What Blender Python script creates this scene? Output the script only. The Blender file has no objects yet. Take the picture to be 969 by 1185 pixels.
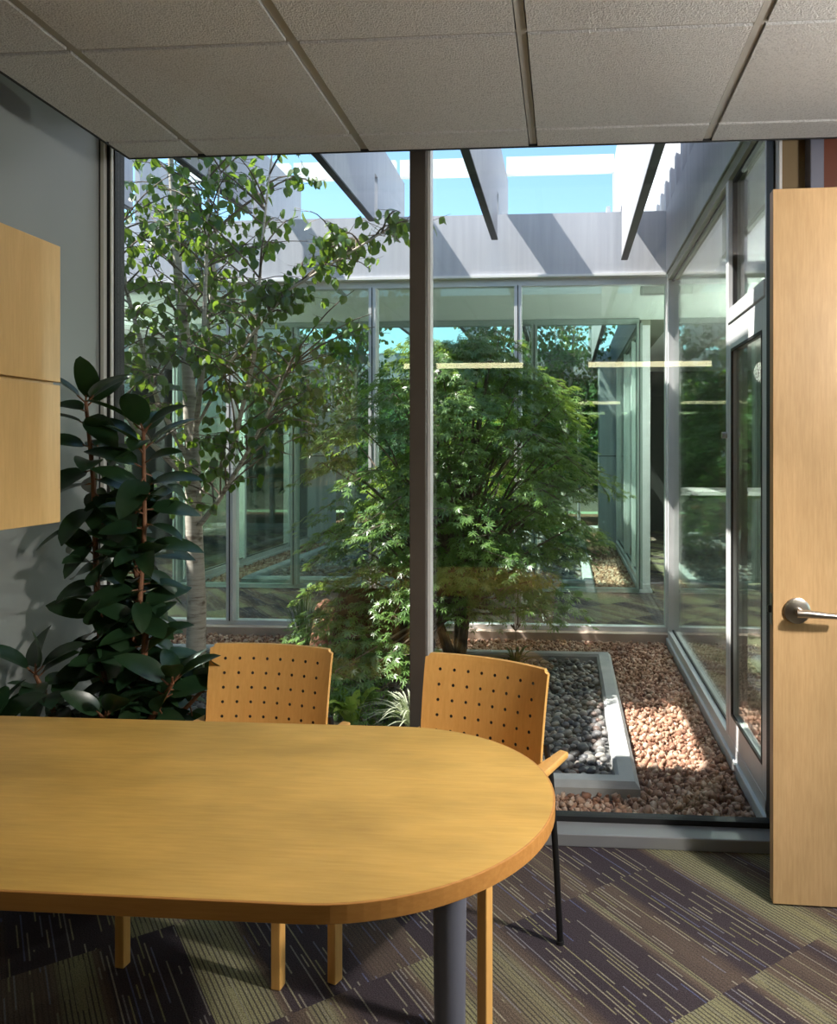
import bpy, math, random
import numpy as np
from mathutils import Vector, Matrix
random.seed(7); RNG = np.random.default_rng(7)
sc = bpy.context.scene
col = sc.collection
pi = math.pi

# ------------------------------------------------------------------ helpers
class MB:
    def __init__(s): s.v = []; s.f = []
    def box(s, x0, x1, y0, y1, z0, z1):
        n = len(s.v)
        s.v += [(x0,y0,z0),(x1,y0,z0),(x1,y1,z0),(x0,y1,z0),(x0,y0,z1),(x1,y0,z1),(x1,y1,z1),(x0,y1,z1)]
        s.f += [tuple(n+i for i in q) for q in ((0,3,2,1),(4,5,6,7),(0,1,5,4),(1,2,6,5),(2,3,7,6),(3,0,4,7))]
        return s
    def prism(s, pts, z0, z1):                      # pts: CCW outline in xy
        n = len(s.v); k = len(pts)
        s.v += [(x,y,z0) for x,y in pts] + [(x,y,z1) for x,y in pts]
        s.f += [tuple(n+i for i in reversed(range(k))), tuple(n+k+i for i in range(k))]
        s.f += [(n+i, n+(i+1)%k, n+k+(i+1)%k, n+k+i) for i in range(k)]
        return s
    def tube(s, pts, rad, seg=8, cap=True):
        pts = [Vector(p) for p in pts]
        if not hasattr(rad, '__len__'): rad = [rad]*len(pts)
        base = len(s.v); a = None
        for i, p in enumerate(pts):
            t = (pts[min(i+1,len(pts)-1)] - pts[max(i-1,0)])
            if t.length < 1e-9: t = Vector((0,0,1))
            t.normalize()
            if a is None:
                a = t.orthogonal().normalized()
            else:
                a = (a - t*a.dot(t)); a = a.normalized() if a.length > 1e-6 else t.orthogonal().normalized()
            b = t.cross(a)
            for k in range(seg):
                w = 2*pi*k/seg
                s.v.append(tuple(p + (a*math.cos(w)+b*math.sin(w))*rad[i]))
        for i in range(len(pts)-1):
            for k in range(seg):
                s.f.append((base+i*seg+k, base+i*seg+(k+1)%seg, base+(i+1)*seg+(k+1)%seg, base+(i+1)*seg+k))
        if cap:
            s.f.append(tuple(base+k for k in reversed(range(seg))))
            e = base+(len(pts)-1)*seg
            s.f.append(tuple(e+k for k in range(seg)))
        return s
    def lathe(s, prof, cx=0, cy=0, seg=32):         # prof: (r,z) upward
        s.tube([(cx,cy,z) for r,z in prof], [max(r,1e-4) for r,z in prof], seg)
        return s
    def build(s, name, mat, parent=None, loc=None, smooth=False, bevel=0, seg=2, origin=None, weld=False):
        me = bpy.data.meshes.new(name)
        V = s.v
        off = Vector((0,0,0))
        if loc is not None: off = Vector(loc)
        if loc is None and origin is None and parent is None and V:
            xs = [p[0] for p in V]; ys = [p[1] for p in V]; zs = [p[2] for p in V]
            off = Vector(((min(xs)+max(xs))/2, (min(ys)+max(ys))/2, min(zs)))
        if parent is not None and loc is None: off = Vector((0,0,0))
        me.from_pydata([(p[0]-off.x, p[1]-off.y, p[2]-off.z) for p in V], [], s.f)
        me.materials.append(mat)
        if smooth:
            me.polygons.foreach_set('use_smooth', [True]*len(me.polygons))
            me.set_sharp_from_angle(angle=math.radians(40))
        me.update()
        o = bpy.data.objects.new(name, me); col.objects.link(o)
        o.location = off
        if parent is not None:
            o.parent = parent
            o.location = off
        if bevel:
            m = o.modifiers.new('bevel', 'BEVEL'); m.width = bevel; m.segments = seg; m.limit_method = 'ANGLE'; m.angle_limit = math.radians(35)
        return o

def B(*boxes):
    m = MB()
    for b in boxes: m.box(*b)
    return m
def tag(o, label, cat, group=None, kind=None):
    o['label'] = label
    if cat: o['category'] = cat
    if group: o['group'] = group
    if kind: o['kind'] = kind
    return o
def empty(name, loc, rz=0):
    o = bpy.data.objects.new(name, None); o.empty_display_size = .1; col.objects.link(o)
    o.location = loc; o.rotation_euler = (0,0,rz); return o
def struct(o, label=None):
    o['kind'] = 'structure'
    if label: o['label'] = label
    return o
def wparts(root, parts):
    """parts in world coordinates under an unrotated root"""
    out = []
    for nm, mb, mat, kw in parts:
        L = root.location
        mb.v = [(p[0]-L.x, p[1]-L.y, p[2]-L.z) for p in mb.v]
        out.append(mb.build(nm, mat, root, **kw))
    return out
def copy_tree(o, parent=None):
    c = o.copy(); col.objects.link(c); c.parent = parent
    for ch in [x for x in bpy.data.objects if x.parent == o]: copy_tree(ch, c)
    return c
def np_mesh(name, V, F, mat, parent=None, loc=(0,0,0), smooth=False):
    """V (n,3) array, F (m,k) array all same k"""
    me = bpy.data.meshes.new(name)
    m, k = F.shape
    me.vertices.add(len(V)); me.vertices.foreach_set('co', V.astype(np.float32).ravel())
    me.loops.add(m*k); me.loops.foreach_set('vertex_index', F.astype(np.int32).ravel())
    me.polygons.add(m); me.polygons.foreach_set('loop_start', np.arange(0, m*k, k, dtype=np.int32))
    me.polygons.foreach_set('loop_total', np.full(m, k, dtype=np.int32))
    if smooth: me.polygons.foreach_set('use_smooth', [True]*m)
    me.materials.append(mat); me.update(calc_edges=True); me.validate()
    o = bpy.data.objects.new(name, me); col.objects.link(o); o.location = loc; o.parent = parent
    return o
def frames(D, N):
    """tip direction D, normal N -> rotation matrices with columns (side, tip, normal)"""
    D = D/np.linalg.norm(D, axis=1, keepdims=True)
    S = np.cross(D, N); S /= np.maximum(np.linalg.norm(S, axis=1, keepdims=True), 1e-6)
    N2 = np.cross(S, D)
    return np.stack([S, D, N2], axis=2)
def scatter(tv, tf, P, R, S):
    n = len(P); k = len(tv)
    V = np.einsum('nij,kj->nki', R, tv)*S[:,None,None] + P[:,None,:]
    F = (tf[None,:,:] + (np.arange(n)*k)[:,None,None]).reshape(-1, tf.shape[1])
    return V.reshape(-1,3), F

# ------------------------------------------------------------------ materials
def mat(name, color, rough=.5, metal=0, spec=.5):
    m = bpy.data.materials.new(name); m.use_nodes = True
    b = m.node_tree.nodes['Principled BSDF']
    b.inputs['Base Color'].default_value = (*color, 1); b.inputs['Roughness'].default_value = rough
    b.inputs['Metallic'].default_value = metal; b.inputs['Specular IOR Level'].default_value = spec
    return m
class G:
    def __init__(s, m): s.t = m.node_tree; s.n = s.t.nodes; s.l = s.t.links; s.bsdf = s.n.get('Principled BSDF')
    def new(s, t, **kw):
        n = s.n.new(t)
        for k, v in kw.items(): setattr(n, k, v)
        return n
    def link(s, a, b): s.l.new(a, b)
    def coord(s, kind='Object', scale=(1,1,1), rot=(0,0,0), loc=(0,0,0)):
        c = s.new('ShaderNodeTexCoord'); mp = s.new('ShaderNodeMapping')
        mp.inputs['Scale'].default_value = scale; mp.inputs['Rotation'].default_value = rot; mp.inputs['Location'].default_value = loc
        s.link(c.outputs[kind], mp.inputs[0]); return mp.outputs[0]
    def noise(s, vec, scale, detail=2, rough=.5, dim='3D'):
        n = s.new('ShaderNodeTexNoise'); n.noise_dimensions = dim
        n.inputs['Scale'].default_value = scale; n.inputs['Detail'].default_value = detail; n.inputs['Roughness'].default_value = rough
        if dim == '1D': s.link(vec, n.inputs['W'])
        else: s.link(vec, n.inputs['Vector'])
        return n.outputs['Fac']
    def ramp(s, fac, stops, interp='LINEAR'):
        r = s.new('ShaderNodeValToRGB'); r.color_ramp.interpolation = interp
        e = r.color_ramp.elements
        while len(e) < len(stops): e.new(.5)
        for i, (p, c) in enumerate(stops):
            e[i].position = p; e[i].color = (*c, 1) if len(c) == 3 else c
        s.link(fac, r.inputs[0]); return r.outputs[0]
    def math(s, op, a, b=None, c=None):
        n = s.new('ShaderNodeMath', operation=op)
        for i, x in enumerate((a, b, c)):
            if x is None: continue
            if isinstance(x, (int, float)): n.inputs[i].default_value = x
            else: s.link(x, n.inputs[i])
        return n.outputs[0]
    def mix(s, fac, a, b, mode='MIX'):
        n = s.new('ShaderNodeMix', data_type='RGBA', blend_type=mode)
        for i, x in ((0,fac),(6,a),(7,b)):
            if isinstance(x, (int, float)): n.inputs[i].default_value = x
            elif isinstance(x, tuple): n.inputs[i].default_value = (*x, 1)
            else: s.link(x, n.inputs[i])
        return n.outputs[2]
    def bump(s, h, strength=.3, dist=.01):
        b = s.new('ShaderNodeBump'); b.inputs['Strength'].default_value = strength; b.inputs['Distance'].default_value = dist
        s.link(h, b.inputs['Height']); s.link(b.outputs[0], s.bsdf.inputs['Normal'])
def varied(name, c1, c2, scale=5, rough=.6, spec=.4, bump=0, bscale=60, bdist=.005, stretch=(1,1,1), metal=0, detail=4):
    m = mat(name, c1, rough, metal, spec); g = G(m)
    v = g.coord('Object', stretch)
    g.link(g.ramp(g.noise(v, scale, detail), [(.3,c1),(.7,c2)]), g.bsdf.inputs['Base Color'])
    if bump: g.bump(g.noise(v, bscale, 3), bump, bdist)
    return m
def wood(name, c1, c2, axis='X', rough=.35, spec=.5, blotch=.25, coat=0):
    """maple veneer: fine straight grain and soft blotches"""
    m = mat(name, c1, rough, 0, spec); g = G(m)
    st = {'X':(1.2,14,14),'Y':(14,1.2,14),'Z':(14,14,1.0)}[axis]
    v = g.coord('Object', st)
    fine = g.noise(v, 9, 5, .65)
    v2 = g.coord('Object', {'X':(1,2.2,2.2),'Y':(2.2,1,2.2),'Z':(2,2,.8)}[axis])
    bl = g.noise(v2, 3.2, 3, .55)
    mid = tuple((a+b)/2 for a, b in zip(c1, c2))
    c = g.ramp(fine, [(.3,c2),(.5,mid),(.68,c1)])
    d = g.ramp(bl, [(.32,(1-blotch,)*2+(1-blotch*1.15,)),(.62,(1,1,1))])
    g.link(g.mix(1.0, c, d, 'MULTIPLY'), g.bsdf.inputs['Base Color'])
    g.bsdf.inputs['Coat Weight'].default_value = coat; g.bsdf.inputs['Coat Roughness'].default_value = .25
    g.bump(fine, .04, .002)
    return m
def glass(name, tint=(.97,.99,.975)):
    m = bpy.data.materials.new(name); m.use_nodes = True; g = G(m); g.n.clear()
    out = g.new('ShaderNodeOutputMaterial'); mx = g.new('ShaderNodeMixShader')
    tr = g.new('ShaderNodeBsdfTransparent'); tr.inputs[0].default_value = (*tint, 1)
    gl = g.new('ShaderNodeBsdfGlossy'); gl.inputs['Roughness'].default_value = 0; gl.inputs[0].default_value = (1,1,1,1)
    fr = g.new('ShaderNodeFresnel'); ge = g.new('ShaderNodeNewGeometry')
    ior = g.math('MULTIPLY_ADD', ge.outputs['Backfacing'], -(1.52-1/1.52), 1.52)
    g.link(ior, fr.inputs['IOR']); g.link(fr.outputs[0], mx.inputs[0]); g.link(tr.outputs[0], mx.inputs[1]); g.link(gl.outputs[0], mx.inputs[2])
    g.link(mx.outputs[0], out.inputs[0]); return m
def leafmat(name, c1, c2, trans, tw=.35, rough=.45, spec=.5, scale=9):
    m = mat(name, c1, rough, 0, spec); g = G(m)
    v = g.coord('Object')
    cc = g.ramp(g.noise(v, scale, 3), [(.35,c1),(.65,c2)])
    g.link(cc, g.bsdf.inputs['Base Color'])
    t = g.new('ShaderNodeBsdfTranslucent'); t.inputs[0].default_value = (*trans, 1)
    mx = g.new('ShaderNodeMixShader'); mx.inputs[0].default_value = tw
    out = g.n['Material Output']
    g.link(g.bsdf.outputs[0], mx.inputs[1]); g.link(t.outputs[0], mx.inputs[2]); g.link(mx.outputs[0], out.inputs[0])
    return m
def emis(name, color, s):
    m = bpy.data.materials.new(name); m.use_nodes = True; g = G(m)
    g.bsdf.inputs['Base Color'].default_value = (.8,.8,.8,1)
    g.bsdf.inputs['Emission Color'].default_value = (*color, 1); g.bsdf.inputs['Emission Strength'].default_value = s
    return m

M = {}
M['alu'] = varied('aluminium', (.66,.66,.67), (.74,.74,.75), 6, .40, .5, metal=.2)
M['mull'] = varied('mullion_metal', (.085,.072,.064), (.10,.085,.075), 5, .45, .5, metal=.3)
M['gasket'] = mat('black_gasket', (.01,.01,.012), .6)
M['glass'] = glass('clear_glass', (.985,.992,.988))
M['glassg'] = glass('green_glass', (.86,.94,.90))
M['glassr'] = glass('side_glass', (.90,.95,.92))
M['panel'] = varied('metal_panel', (.47,.48,.53), (.56,.57,.61), 2.0, .5, .4, bump=.05, bscale=30, stretch=(12,12,.6))
M['fin'] = varied('fin_metal', (.36,.36,.40), (.43,.43,.46), 2.0, .55, .3, stretch=(12,12,.6))
M['conc'] = varied('concrete', (.50,.38,.31), (.60,.48,.40), 4, .85, .25, bump=.25, bscale=70)
M['curb'] = varied('curb_concrete', (.36,.37,.38), (.50,.50,.50), 7, .85, .2, bump=.3, bscale=90, bdist=.003)
M['soffit'] = mat('soffit_paint', (.20,.21,.15), .6)
M['olive'] = mat('olive_header', (.24,.25,.19), .5)
M['frame2'] = mat('inner_frame', (.26,.32,.29), .5)
M['sill'] = mat('sill_metal', (.30,.31,.33), .3, .3)
M['coolwall'] = varied('grey_wall_paint', (.235,.25,.245), (.26,.275,.27), 1.2, .42, .5, bump=.05, bscale=140, bdist=.001)
M['white'] = mat('white_paint', (.78,.78,.76), .6)
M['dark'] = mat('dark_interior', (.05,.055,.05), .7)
M['ceil_in'] = mat('corridor_ceiling_paint', (.72,.77,.72), .8)
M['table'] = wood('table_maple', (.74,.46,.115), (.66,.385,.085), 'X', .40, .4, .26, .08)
M['holeshade'] = mat('hole_wall_shade', (.04,.015,.006), .8)  # shade inside the backrest holes, painted as a near-black colour
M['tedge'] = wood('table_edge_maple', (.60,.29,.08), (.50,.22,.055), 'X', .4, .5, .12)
M['chair'] = wood('chair_beech', (.88,.50,.16), (.80,.42,.12), 'Z', .35, .5, .10, .15)
M['door'] = wood('door_maple', (.66,.43,.22), (.56,.345,.165), 'Z', .45, .4, .14)
M['cab'] = wood('cabinet_maple', (.70,.47,.20), (.62,.40,.16), 'Z', .42, .4, .14)
M['steel'] = mat('brushed_nickel', (.46,.42,.38), .30, 1)
M['blacks'] = mat('black_steel', (.025,.025,.028), .3, .6)
M['tleg'] = mat('grey_steel_leg', (.17,.18,.24), .38, .35)
M['redwood'] = varied('red_brown_panel', (.10,.025,.012), (.13,.035,.018), 4, .5)
M['khaki'] = mat('khaki_wall', (.17,.12,.06), .7)
M['paper'] = mat('white_paper', (.85,.85,.85), .8)
M['soil'] = varied('soil', (.03,.02,.012), (.06,.04,.025), 30, .95, bump=.5)
M['pot'] = mat('pot_glaze', (.05,.05,.055), .3)
M['pend'] = emis('lamp_tube', (1,.93,.55), 8.5)
M['birchleaf'] = leafmat('birch_leaves', (.018,.050,.020), (.055,.12,.035), (.36,.58,.05), .30, .38, .6, 4)
M['mapleleaf'] = leafmat('maple_leaves', (.06,.135,.035), (.15,.27,.075), (.36,.55,.08), .28, .33, .6, 4)
M['rubber'] = leafmat('rubber_leaves', (.012,.035,.017), (.022,.055,.02), (.10,.18,.02), .10, .30, .5, 6)
M['hosta'] = leafmat('hosta_leaves', (.20,.36,.05), (.42,.55,.14), (.45,.6,.1), .35, .4, .5, 20)
M['grass'] = leafmat('grass_blades', (.05,.11,.04), (.12,.18,.07), (.2,.3,.08), .25, .6, .3, 8)
M['cream'] = leafmat('pale_creeper', (.42,.46,.33), (.55,.58,.45), (.4,.5,.2), .25, .5, .4, 20)
M['stem'] = varied('red_brown_stem', (.17,.07,.035), (.28,.13,.07), 20, .6)
M['twig'] = varied('twig_bark', (.10,.075,.055), (.20,.16,.12), 20, .7)
def birch_bark():
    m = mat('birch_bark', (.5,.47,.42), .7, 0, .3); g = G(m)
    v = g.coord('Object', (3,3,26)); n = g.noise(v, 3, 4, .6)
    v2 = g.coord('Object', (1,1,1.6)); n2 = g.noise(v2, 9, 3)
    a = g.ramp(n, [(.30,(.20,.16,.13)),(.42,(.46,.42,.36)),(.7,(.60,.57,.50))])
    b = g.ramp(n2, [(.30,(.35,.3,.26)),(.42,(1,1,1))])
    g.link(g.mix(1., a, b, 'MULTIPLY'), g.bsdf.inputs['Base Color']); g.bump(n, .3, .004); return m
M['birch'] = birch_bark()
def stone(name, stops, rough=.5, bump=.2):
    m = mat(name, (.3,.3,.3), rough, 0, .4); g = G(m)
    ge = g.new('ShaderNodeNewGeometry')
    c = g.ramp(ge.outputs['Random Per Island'], stops)
    n = g.noise(g.coord('Object'), 60, 3)
    d = g.ramp(n, [(.3,(.72,.72,.72)),(.7,(1,1,1))])
    g.link(g.mix(1., c, d, 'MULTIPLY'), g.bsdf.inputs['Base Color'])
    g.bump(n, bump, .002); return m
PEB = [(0,(.06,.065,.075)),(.2,(.15,.15,.16)),(.4,(.27,.25,.24)),(.6,(.18,.12,.10)),(.75,(.33,.31,.28)),(.9,(.10,.11,.13)),(1,(.50,.46,.42))]
M['pebble'] = stone('river_pebbles', PEB, .38)
def pebobj():
    m = mat('river_pebble_single', (.3,.3,.3), .38, 0, .4); g = G(m)
    oi = g.new('ShaderNodeObjectInfo')
    c = g.ramp(oi.outputs['Random'], PEB)
    n = g.noise(g.coord('Object'), 60, 3)
    g.link(g.mix(1., c, g.ramp(n, [(.3,(.72,.72,.72)),(.7,(1,1,1))]), 'MULTIPLY'), g.bsdf.inputs['Base Color']); g.bump(n, .2, .002)
    return m
M['pebble1'] = pebobj()
M['gravel'] = stone('red_rock_chips', [(0,(.19,.085,.055)),(.25,(.36,.18,.115)),(.5,(.47,.27,.18)),(.75,(.56,.36,.26)),(1,(.66,.48,.37))], .85, .4)
M['bed'] = varied('gravel_bed', (.12,.055,.035), (.28,.14,.09), 60, .95, bump=.9, bscale=120, bdist=.01)
M['bedg'] = varied('pebble_bed', (.08,.08,.08), (.2,.2,.19), 50, .9, bump=.9, bscale=70, bdist=.012)
M['boulder'] = varied('sandstone_boulder', (.13,.055,.035), (.21,.10,.06), 6, .85, bump=.5, bscale=25, bdist=.02)
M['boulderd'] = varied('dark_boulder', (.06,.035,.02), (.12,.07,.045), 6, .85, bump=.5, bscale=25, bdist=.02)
def ceil_tile():
    m = mat('acoustic_tile', (.72,.72,.72), .9, 0, .1); g = G(m)
    v = g.coord('Object')
    n = g.noise(v, 210, 3, .6)
    g.link(g.ramp(n, [(.36,(.56,.56,.57)),(.5,(.74,.74,.75))]), g.bsdf.inputs['Base Color'])
    g.bump(n, 1.0, .010); return m
M['tile'] = ceil_tile()
M['grid'] = mat('ceiling_grid', (.42,.41,.39), .6)
def carpet():
    m = mat('carpet_tiles', (.1,.1,.1), .95, 0, .1); g = G(m)
    S = .575
    ang = math.radians(51.5)
    c = g.new('ShaderNodeTexCoord'); sub = g.new('ShaderNodeVectorMath', operation='SUBTRACT')
    sub.inputs[1].default_value = (.062,2.583,0); g.link(c.outputs['Object'], sub.inputs[0])
    rot = g.new('ShaderNodeVectorRotate', rotation_type='Z_AXIS'); rot.inputs['Angle'].default_value = ang; g.link(sub.outputs[0], rot.inputs['Vector'])
    sp = g.new('ShaderNodeSeparateXYZ'); g.link(rot.outputs[0], sp.inputs[0])
    v, u = sp.outputs[0], sp.outputs[1]            # v along the stripes, u across them
    tu = g.math('FLOOR', g.math('DIVIDE', u, S)); tv = g.math('FLOOR', g.math('DIVIDE', v, S))
    wn = g.new('ShaderNodeTexWhiteNoise', noise_dimensions='2D'); cb = g.new('ShaderNodeCombineXYZ')
    g.link(tu, cb.inputs[0]); g.link(tv, cb.inputs[1]); g.link(cb.outputs[0], wn.inputs['Vector'])
    off = g.math('MULTIPLY', wn.outputs['Value'], 37.0)
    w = g.math('ADD', u, off)
    band = g.noise(w, 3.2, 1.2, .5, '1D')
    base = g.ramp(band, [(.0,(.040,.033,.046)),(.45,(.060,.047,.055)),(.49,(.105,.078,.068)),(.54,(.15,.115,.088)),(.565,(.215,.20,.125)),(.65,(.25,.24,.14))])
    isl = g.math('GREATER_THAN', band, .55)
    # pin stripes, broken along their length
    uu = g.math('MULTIPLY', w, 80.0); cell = g.math('FLOOR', uu); fr = g.math('FRACT', uu)
    ds = g.math('ABSOLUTE', g.math('SUBTRACT', fr, .5))
    def cellnoise(kv, ky, seed):
        cb2 = g.new('ShaderNodeCombineXYZ'); g.link(g.math('MULTIPLY', cell, kv), cb2.inputs[0]); g.link(g.math('MULTIPLY', v, ky), cb2.inputs[1]); cb2.inputs[2].default_value = seed
        return g.noise(cb2.outputs[0], 1, 1.5)
    thin = g.math('LESS_THAN', ds, .17); wide = g.math('LESS_THAN', ds, .24)
    pa = g.math('GREATER_THAN', cellnoise(7.31, 4.0, 1.3), .54)
    pb = g.math('GREATER_THAN', cellnoise(3.77, 3.0, 5.1), .40)
    wc = g.new('ShaderNodeTexWhiteNoise', noise_dimensions='1D'); g.link(cell, wc.inputs['W'])
    lc = g.ramp(wc.outputs['Value'], [(0,(.10,.115,.22)),(.3,(.25,.23,.22)),(.55,(.27,.25,.14)),(.8,(.36,.33,.27)),(1,(.22,.21,.10))])
    c1 = g.mix(g.math('MULTIPLY', g.math('MULTIPLY', thin, pa), g.math('SUBTRACT', .85, g.math('MULTIPLY', isl, .55))), base, lc)
    dk = g.math('MULTIPLY', g.math('MULTIPLY', g.math('GREATER_THAN', ds, .34), pb), g.math('ADD', .35, g.math('MULTIPLY', isl, .45)))
    c2 = g.mix(dk, c1, (.045,.038,.045))
    fuzz = g.noise(c.outputs['Object'], 260, 2)
    c3 = g.mix(1., c2, g.ramp(fuzz, [(.3,(.6,.6,.6)),(.7,(1.45,1.45,1.45))]), 'MULTIPLY')
    g.link(c3, g.bsdf.inputs['Base Color']); g.bump(fuzz, .7, .006)
    return m
M['carpet'] = carpet()

# ------------------------------------------------------------------ key dimensions
XL = -1.83            # office left wall
GY = 3.0              # near glass
FY = 6.06             # far glass
SY = 7.92             # second wall past the corridor
XR = .80              # courtyard right glass
XC = -4.05            # courtyard left glass
ZH = 2.79             # window head
ZP = 3.27             # parapet

# ------------------------------------------------------------------ floor / walls / ceiling
struct(B((-5.2,5,-5,2.93,-.12,0)).build('floor', M['carpet'], loc=(0,0,0)))
struct(B((XL-.12,XL,.2,2.96,0,2.95)).build('wall_left', M['coolwall'], bevel=.002))
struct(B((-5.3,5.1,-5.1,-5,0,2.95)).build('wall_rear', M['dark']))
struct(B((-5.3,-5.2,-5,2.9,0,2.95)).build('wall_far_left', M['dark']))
struct(B((1.62,1.74,-5,1.62,0,2.95),(1.62,1.74,2.60,2.93,0,2.95),(1.62,1.74,1.62,2.60,2.35,2.95)).build('wall_right', M['coolwall']))
struct(B((.784,.875,2.905,2.98,0,2.95)).build('wall_window_end', M['khaki']))
struct(B((.91,1.62,2.86,2.92,0,2.95)).build('wall_window_side', M['redwood']))
struct(B((.865,.912,2.84,2.93,0,2.95)).build('trim_1', M['tleg'], bevel=.003))
# near roof above the office
struct(B((-5.3,5.1,-5.1,2.98,2.95,3.25)).build('ceiling_slab', M['white']))
struct(B((-4.3,XR+.05,2.98,3.06,ZH,ZP)).build('wall_near_fascia', M['panel']))
# suspended ceiling cloud: backing, tiles, grid
ce = struct(B((-1.60,2.6,-3.6,2.785,2.575,2.60)).build('ceiling', M['grid'], loc=(0,0,0)))
x0c, y0c, tz = -1.333, 2.0357, .6096
xs = [-1.61] + [x0c+tz*i for i in range(0, 7)] 
ys = [y0c+tz*j for j in range(-9, 2)] + [2.79]
for i in range(len(xs)-1):
    for j in range(len(ys)-1):
        gx0 = .0 if i == 0 else .016; gy0 = .0 if j == 0 else .009
        gy1 = 0 if j == len(ys)-2 else .009
        B((xs[i]+gx0, xs[i+1]-.016, ys[j]+gy0, ys[j+1]-gy1, 2.540, 2.575)).build('ceiling_tile', M['tile'], ce)
g_ = MB()
for x in xs[1:]: g_.box(x-.0125,x+.0125,-3.6,2.785,2.546,2.574)
for y in ys[:-1]: g_.box(-1.60,2.3,y-.007,y+.007,2.547,2.574)
g_.build('ceiling_grid', M['grid'], ce)
e_ = B((-1.617,2.3,2.788,2.796,2.537,2.60),(-1.618,-1.610,-3.6,2.79,2.537,2.60)); e_.build('edge_trim', M['gasket'], ce)

# ------------------------------------------------------------------ window_1 : near glazing
w1 = empty('window_1', (-.5,GY,0)); w1['kind'] = 'structure'
wparts(w1, [
 ('window_sill', B((XL+.0,.80,2.885,2.985,0,.047)), M['sill'], dict(bevel=.004)),
 ('window_gasket', B((XL,.80,2.985,3.03,.03,.066)), M['gasket'], {}),
 ('window_frame', B((XL,.80,2.99,3.04,ZH-.02,2.95)), M['alu'], {}),
 ('mullion', B((-.582,-.520,2.90,2.99,.047,2.95)), M['mull'], dict(bevel=.003)),
 ('mullion_cover', B((-.580,-.522,3.012,3.06,0.03,2.95)), M['alu'], dict(bevel=.002)),
 ('mullion_glazing_bead', B((-.519,-.508,2.93,2.99,.05,2.95)), M['alu'], {}),
 ('window_jamb', B((XL+.003,XL+.017,2.955,3.05,.047,2.95),(XL+.034,XL+.040,2.97,3.05,.047,2.95)), M['white'], {}),
 ('jamb_gasket', B((XL-.001,XL+.003,2.95,3.05,.047,2.95),(XL+.017,XL+.034,2.975,3.05,.047,2.95),(XL+.04,XL+.046,2.985,3.05,.047,2.95)), M['gasket'], {}),
 ('window_end_jamb', B((.772,.784,2.90,3.05,.0,2.95)), M['alu'], dict(bevel=.003)),
 ('end_gasket', B((.765,.772,2.95,3.05,.047,2.95)), M['gasket'], {}),
 ('pane', B((XL+.02,-.55,2.995,3.007,.05,2.93)), M['glass'], {}),
 ('pane', B((-.55,.775,2.995,3.007,.05,2.93)), M['glass'], {}),
])

# ------------------------------------------------------------------ right glass wall of the courtyard (window_2) with glazed door (door_2)
def side_wall(idx, Y0, Y1, muls, X, sgn, door=None):
    w = empty('window_%d' % idx, (X,(Y0+Y1)/2,0)); w['kind'] = 'structure'
    a, b = (X-.03, X+.06) if sgn > 0 else (X-.06, X+.03)
    P = [('window_sill', B((min(X-.045*sgn,X+.08*sgn),max(X-.045*sgn,X+.08*sgn),Y0,Y1,0,.055)), M['alu'], dict(bevel=.004)),
         ('window_base', B((a,b,Y0,Y1,.055,.11)), M['alu'], {}),
         ('window_head', B((a,b,Y0,Y1,ZH-.055,ZH)), M['olive'], {}),
         ('head_soffit', B((min(X-.04*sgn,X+.3*sgn),max(X-.04*sgn,X+.3*sgn),Y0,Y1,ZH,ZH+.012)), M['soffit'], {})]
    for y in muls:
        P.append(('mullion', B((a,b,y-.026,y+.026,.11,ZH-.055)), M['alu'], dict(bevel=.002)))
    for y in muls[1:-1] if len(muls) > 3 else []:
        P.append(('mullion_gasket', B((X+.004-.002,X+.022,y+.026,y+.034,.11,ZH-.055)), M['gasket'], {}))
    ed = [Y0]+list(muls)+[Y1]
    for y0, y1 in zip(muls[:-1], muls[1:]):
        P.append(('pane', B((X+.008,X+.020,y0+.02,y1-.02,.09,ZH-.03)), M['glassr'], {}))
        P.append(('pane_gasket', B((X-.001,X+.008,y0+.026,y1-.026,.11,.122),(X-.001,X+.008,y0+.026,y1-.026,ZH-.067,ZH-.055)), M['gasket'], {}))
    wparts(w, P)
side_wall(2, 3.06, 5.98, [3.80, 5.95], XR, 1)
d2 = empty('door_2', (XR,3.45,0)); d2['kind'] = 'structure'
y0, y1 = 3.09, 3.775
wparts(d2, [
 ('door_frame', B((XR-.03,XR+.06,y0-.03,y0,.055,ZH-.055),(XR-.035,XR+.06,y0,y1,2.055,2.12)), M['alu'], dict(bevel=.002)),
 ('door_stile', B((XR-.028,XR+.02,y0+.005,y0+.055,.06,2.05)), M['alu'], dict(bevel=.002)),
 ('door_stile', B((XR-.028,XR+.02,y1-.055,y1,.06,2.05)), M['alu'], dict(bevel=.002)),
 ('top_rail', B((XR-.028,XR+.02,y0+.055,y1-.055,1.93,2.05)), M['alu'], dict(bevel=.002)),
 ('bottom_rail', B((XR-.028,XR+.02,y0+.055,y1-.055,.06,.22)), M['alu'], dict(bevel=.002)),
 ('door_gasket', B((XR-.03,XR-.02,y0+.055,y1-.055,.22,.232),(XR-.03,XR-.02,y0+.055,y1-.055,1.918,1.93),(XR-.03,XR-.02,y1-.065,y1-.055,.23,1.92),(XR-.03,XR-.02,y0+.055,y0+.065,.23,1.92)), M['gasket'], {}),
 ('door_pane', B((XR-.012,XR+.0,y0+.05,y1-.05,.2,1.94)), M['glassr'], {}),
 ('transom_pane', B((XR+.008,XR+.02,y0,y1,2.10,ZH-.03)), M['glassr'], {}),
 ('transom_gasket', B((XR-.01,XR+.01,y1-.012,y1+.002,2.12,ZH-.055),(XR-.01,XR+.01,y0,y1,2.12,2.135),(XR-.01,XR+.01,y0,y1,ZH-.07,ZH-.055)), M['gasket'], {}),
])
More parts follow.
